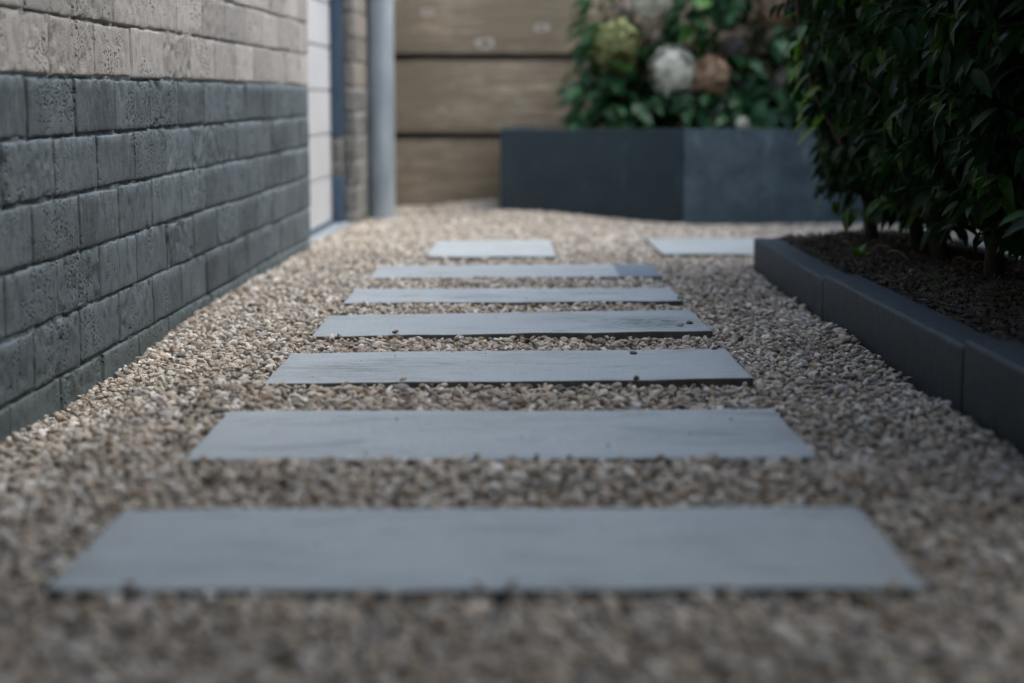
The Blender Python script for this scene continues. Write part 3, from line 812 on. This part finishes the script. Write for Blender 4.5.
def hydrangea(loc, seed, heads, label, ext, NL=520, hz=(.0, .62)):
    r = np.random.default_rng(seed)
    root = tag(empty('hydrangea', loc), label, 'hydrangea', 'hydrangeas in the raised planter')
    L = np.array(loc); paths = []; rad = []
    lp = []; ld = []; ls = []; lt = []
    ends = [np.array(h[0]) - L for h in heads]
    for k in range(16):
        ends.append(np.array([r.uniform(-ext[0], ext[0]), r.uniform(-ext[1], ext[1]), r.uniform(.15, hz[1])]))
    for e in ends:
        q = np.linspace(0, 1, 8)[:, None]; s = np.array([r.uniform(-.04, .04), r.uniform(-.04, .04), -.03])
        p = s + (e - s) * q; p[:, :2] = s[:2] + (e[:2] - s[:2]) * (q ** 1.5)
        paths.append(p); rad.append(np.linspace(.0045, .0025, 8))
        for j in range(2, 8):
            for sg in (0, 1):
                az = r.uniform(0, 6.28)
                lp.append(p[j]); ld.append(np.array([math.cos(az), math.sin(az), r.uniform(-.6, .25)])); ls.append(r.uniform(.6, 1.1)); lt.append(r.random())
    for k in range(NL):
        x = r.uniform(-1, 1); y = r.uniform(-1, 1); z = r.uniform(hz[0], hz[1])
        w = math.sqrt(max(0, 1 - (max(0, z - .25) / (hz[1] - .2)) ** 2)) * .9 + .1
        lp.append(np.array([x * ext[0] * w, y * ext[1] * w, z])); ld.append(np.array([x + r.normal(0, .5), y + r.normal(0, .5) - .3, r.uniform(-.9, .1)])); ls.append(r.uniform(.55, 1.1)); lt.append(1.0 if r.random() < .05 else r.uniform(0, .8))
    lp = np.array(lp); V, F = tubes(paths, rad, 6)
    link_mesh('stems', mesh_np('stems', V, F, True), M_TWIG, root)
    up = np.array([0, -.25, 1.0]) + r.normal(0, .35, (len(lp), 3))
    # keep leaves clear of the bloom fronts, which face the path
    keep = np.ones(len(lp), bool)
    for h in heads:
        c = np.array(h[0]) - L; d = lp - c; keep &= ~((np.abs(d[:, 0]) < h[1] + .075) & (d[:, 2] < h[1] + .09) & (d[:, 2] > -h[1] * .9) & (d[:, 1] < .03))
    me = leaves_mesh('foliage', lp[keep], np.array(ld)[keep], up[keep], np.array(ls)[keep], np.array(lt)[keep], HT)
    link_mesh('foliage', me, M_HLEAF, root)
    for (c, rd, mt, lb) in heads:
        o = flower_head(r, rd, mt, root, np.array(c) - L, 1.05)
        o['label'] = lb
    return root
hydrangea((.34, 6.32, .18), 21, [((.483, 6.18, .405), .066, M_PETW, 'full creamy white bloom'), ((.406, 6.22, .660), .064, M_PETW, 'white bloom at the top'),
          ((.293, 6.18, .492), .072, M_PETG, 'olive green faded bloom'), ((.43, 6.42, .51), .028, M_PETP, 'small pale pink bloom'), ((.33, 6.42, .60), .03, M_PETP, 'pale pink bloom behind')],
          'hydrangea with creamy white and olive green blooms at the planter edge near the pipe', (.165, .20), 560)
hydrangea((.74, 6.32, .18), 22, [((.612, 6.21, .392), .056, M_PETT, 'dry tan bloom'), ((.84, 6.30, .62), .060, M_PETT, 'large dry tan bloom'),
          ((.71, 6.40, .49), .03, M_PETP, 'small pale lilac bloom'), ((.88, 6.33, .38), .03, M_PETP, 'small dull pink bloom')],
          'hydrangea with dry tan blooms, in the middle of the planter', (.26, .20), 980)
hydrangea((1.16, 6.32, .18), 23, [((1.0, 6.22, .50), .05, M_PETP, 'dull pink bloom'), ((1.2, 6.22, .60), .07, M_PETT, 'dry tan bloom')],
          'hydrangea at the hidden end of the planter behind the dark bushes', (.26, .2), 700)
# small white bloom leaning over the planter's rim
wb = tag(empty('white_flower', (.705, 6.10, .17)), 'small single white bloom poking over the planter rim', 'flower')
r = np.random.default_rng(5)
V, F = tubes([np.array([(0, .03, 0), (0, .02, .03), (0, -.02, .055)])], [np.array([.002, .002, .0015])], 6)
link_mesh('stem', mesh_np('stem', V, F, True), M_WEED, wb)
flower_head(r, .013, M_PETW, wb, (0, -.03, .064))

# ------------------------------------------------------------------ little things
def lone_pebble(x, y, z, s, label, seed, col):
    o = link_mesh('pebble', pebble_mesh('pebble', seed), col); o.scale = (s, s, s); o.location = (x, y, z); o.rotation_euler = (.1, .1, seed)
    return tag(o, label, 'pebble')
M_DP = mat_simple('brown_pebble', (.09, .07, .05), (.17, .13, .10), 200, .8, .0005)
lone_pebble(.146, 2.505, zs(2.505) + .004, .0060, 'brown pebble lying on the third slab, behind its middle', 201, M_DP)
lone_pebble(.136, 2.263, zs(2.263) + .004, .0058, 'dark crumb of stone on the front edge of the third slab', 202, M_DP)
lone_pebble(.255, 2.86, zs(2.86) + .007, .007, 'dark flat pebble on the right end of the fourth slab', 203, M_DP)
lone_pebble(.238, 2.83, zs(2.83) + .0065, .006, 'pale pebble beside the dark one on the fourth slab', 204, mat_simple('pale_pebble', (.25, .23, .2), (.36, .33, .29), 200, .8, .0005))
lone_pebble(.262, 2.545, zs(2.545) + .006, .005, 'tiny dark pebble near the far corner of the third slab', 205, M_DP)
def weed(name, x, y, z, n, s, seed, label, cat, mat, spread=1.0):
    r = np.random.default_rng(seed); lp = r.normal(0, .003, (n, 3)); lp[:, 2] = 0
    az = r.uniform(0, 6.28, n); ld = np.stack([np.cos(az) * spread, np.sin(az) * spread, r.uniform(.3, 1.4, n)], -1)
    o = link_mesh(name, leaves_mesh(name, lp, ld, np.array([0, 0, 1.]) + r.normal(0, .2, (n, 3)), r.uniform(.5, 1, n) * s, r.random(n), leaf_template(1, .38, .3, .5)), mat)
    o.location = (x, y, z)
    return tag(o, label, cat)
weed('weed', .178, 1.655, zs(1.655) - .008, 7, .016, 1, 'tiny green weed in the gravel between first and second slab', 'weed', M_WEED)
weed('weed', .640, 2.78, zs(2.78) + .062, 12, .035, 2, 'pale green seedling in the bed, nearest behind the kerb', 'weed', M_WEED)
weed('weed', .70, 2.62, zs(2.62) + .070, 16, .045, 3, 'sprawling weed with wide leaves in the bed soil', 'weed', M_WEED, 1.6)
weed('weed', .618, 3.42, zs(3.42) + .060, 6, .05, 4, 'thin upright weed in the far part of the bed', 'weed', M_WEED, .35)
weed('weed', -.512, 5.80, zs(5.8) + .02, 14, .02, 6, 'small tuft of green weed at the foot of the brick pier', 'weed', M_WEED)
r = np.random.default_rng(91)
# dry straws and fallen leaves in the bed
M_STRAW = mat_simple('dry_straw', (.16, .13, .08), (.30, .26, .18), 60, .8, .0005)
for k in range(7):
    x, y = .60 + .045 * k + r.normal(0, .02), 3.55 - .14 * k + r.normal(0, .04)
    q = np.linspace(0, 1, 5)[:, None]; az = r.uniform(0, 6.28)
    V, F = tubes([np.array([0, 0, 0]) + q * np.array([math.cos(az) * .03, math.sin(az) * .03, .012]) * 1.6 + np.array([0, 0, .012]) * np.sin(q * 3.1)], [np.linspace(.0011, .0006, 5)], 4)
    o = link_mesh('dry_stalk', mesh_np('dry_stalk', V, F, True), M_STRAW); o.location = (x, y, zs(y) + .068)
    tag(o, 'thin dry stalk lying on the dark bed soil among the bush trunks', 'stalk', 'dry stalks on the bed soil')

# ------------------------------------------------------------------ camera
cam = bpy.data.cameras.new('camera'); co = bpy.data.objects.new('camera', cam); COL.objects.link(co)
f = 1830.0; pt = math.atan((341.5 - 95) / f); yw = math.atan(16 * math.cos(pt) / f)
cam.sensor_width = 36; cam.lens = 36 * f / 1024; cam.clip_end = 200; cam.clip_start = .02
co.location = (0, 0, CAMZ); co.rotation_euler = (R(90) - pt, 0, yw)
cam.dof.use_dof = True; cam.dof.focus_distance = 2.62; cam.dof.aperture_fstop = 3.05; cam.dof.aperture_blades = 9
SC.camera = co

# ------------------------------------------------------------------ light
SUN_EL, SUN_AZ = 60, 98      # soft, from beyond the house, slightly ahead of the camera
w = bpy.data.worlds.new('World'); SC.world = w; w.use_nodes = True
nt = w.node_tree; bg = nt.nodes['Background']; sk = nt.nodes.new('ShaderNodeTexSky')
sk.sky_type = 'NISHITA'; sk.sun_disc = False; sk.sun_elevation = R(SUN_EL); sk.sun_rotation = R(SUN_AZ)
sk.air_density = 1.0; sk.dust_density = 2.5; sk.ozone_density = 1.2
tint = nt.nodes.new('ShaderNodeMix'); tint.data_type = 'RGBA'; tint.blend_type = 'MULTIPLY'; tint.inputs[0].default_value = 1
tint.inputs[7].default_value = (.965, 1.025, .975, 1)      # colour grade put into the sky, takes the violet out of the blue
nt.links.new(sk.outputs[0], tint.inputs[6]); nt.links.new(tint.outputs[2], bg.inputs[0]); bg.inputs[1].default_value = .15
sun = bpy.data.lights.new('sun', 'SUN'); so = bpy.data.objects.new('sun', sun); COL.objects.link(so)
sun.energy = .75; sun.angle = R(55); sun.color = (1, .96, .925)
d = Vector((math.sin(R(SUN_AZ)) * math.cos(R(SUN_EL)), math.cos(R(SUN_AZ)) * math.cos(R(SUN_EL)), math.sin(R(SUN_EL))))
so.rotation_euler = d.to_track_quat('Z', 'Y').to_euler()

SC.view_settings.view_transform = 'Standard'; SC.view_settings.look = 'None'
SC.view_settings.exposure = 1.74; SC.view_settings.gamma = 1
SC.cycles.use_denoising = True
try: SC.cycles.denoiser = 'OPENIMAGEDENOISE'
except Exception: pass
SC.cycles.max_bounces = 8
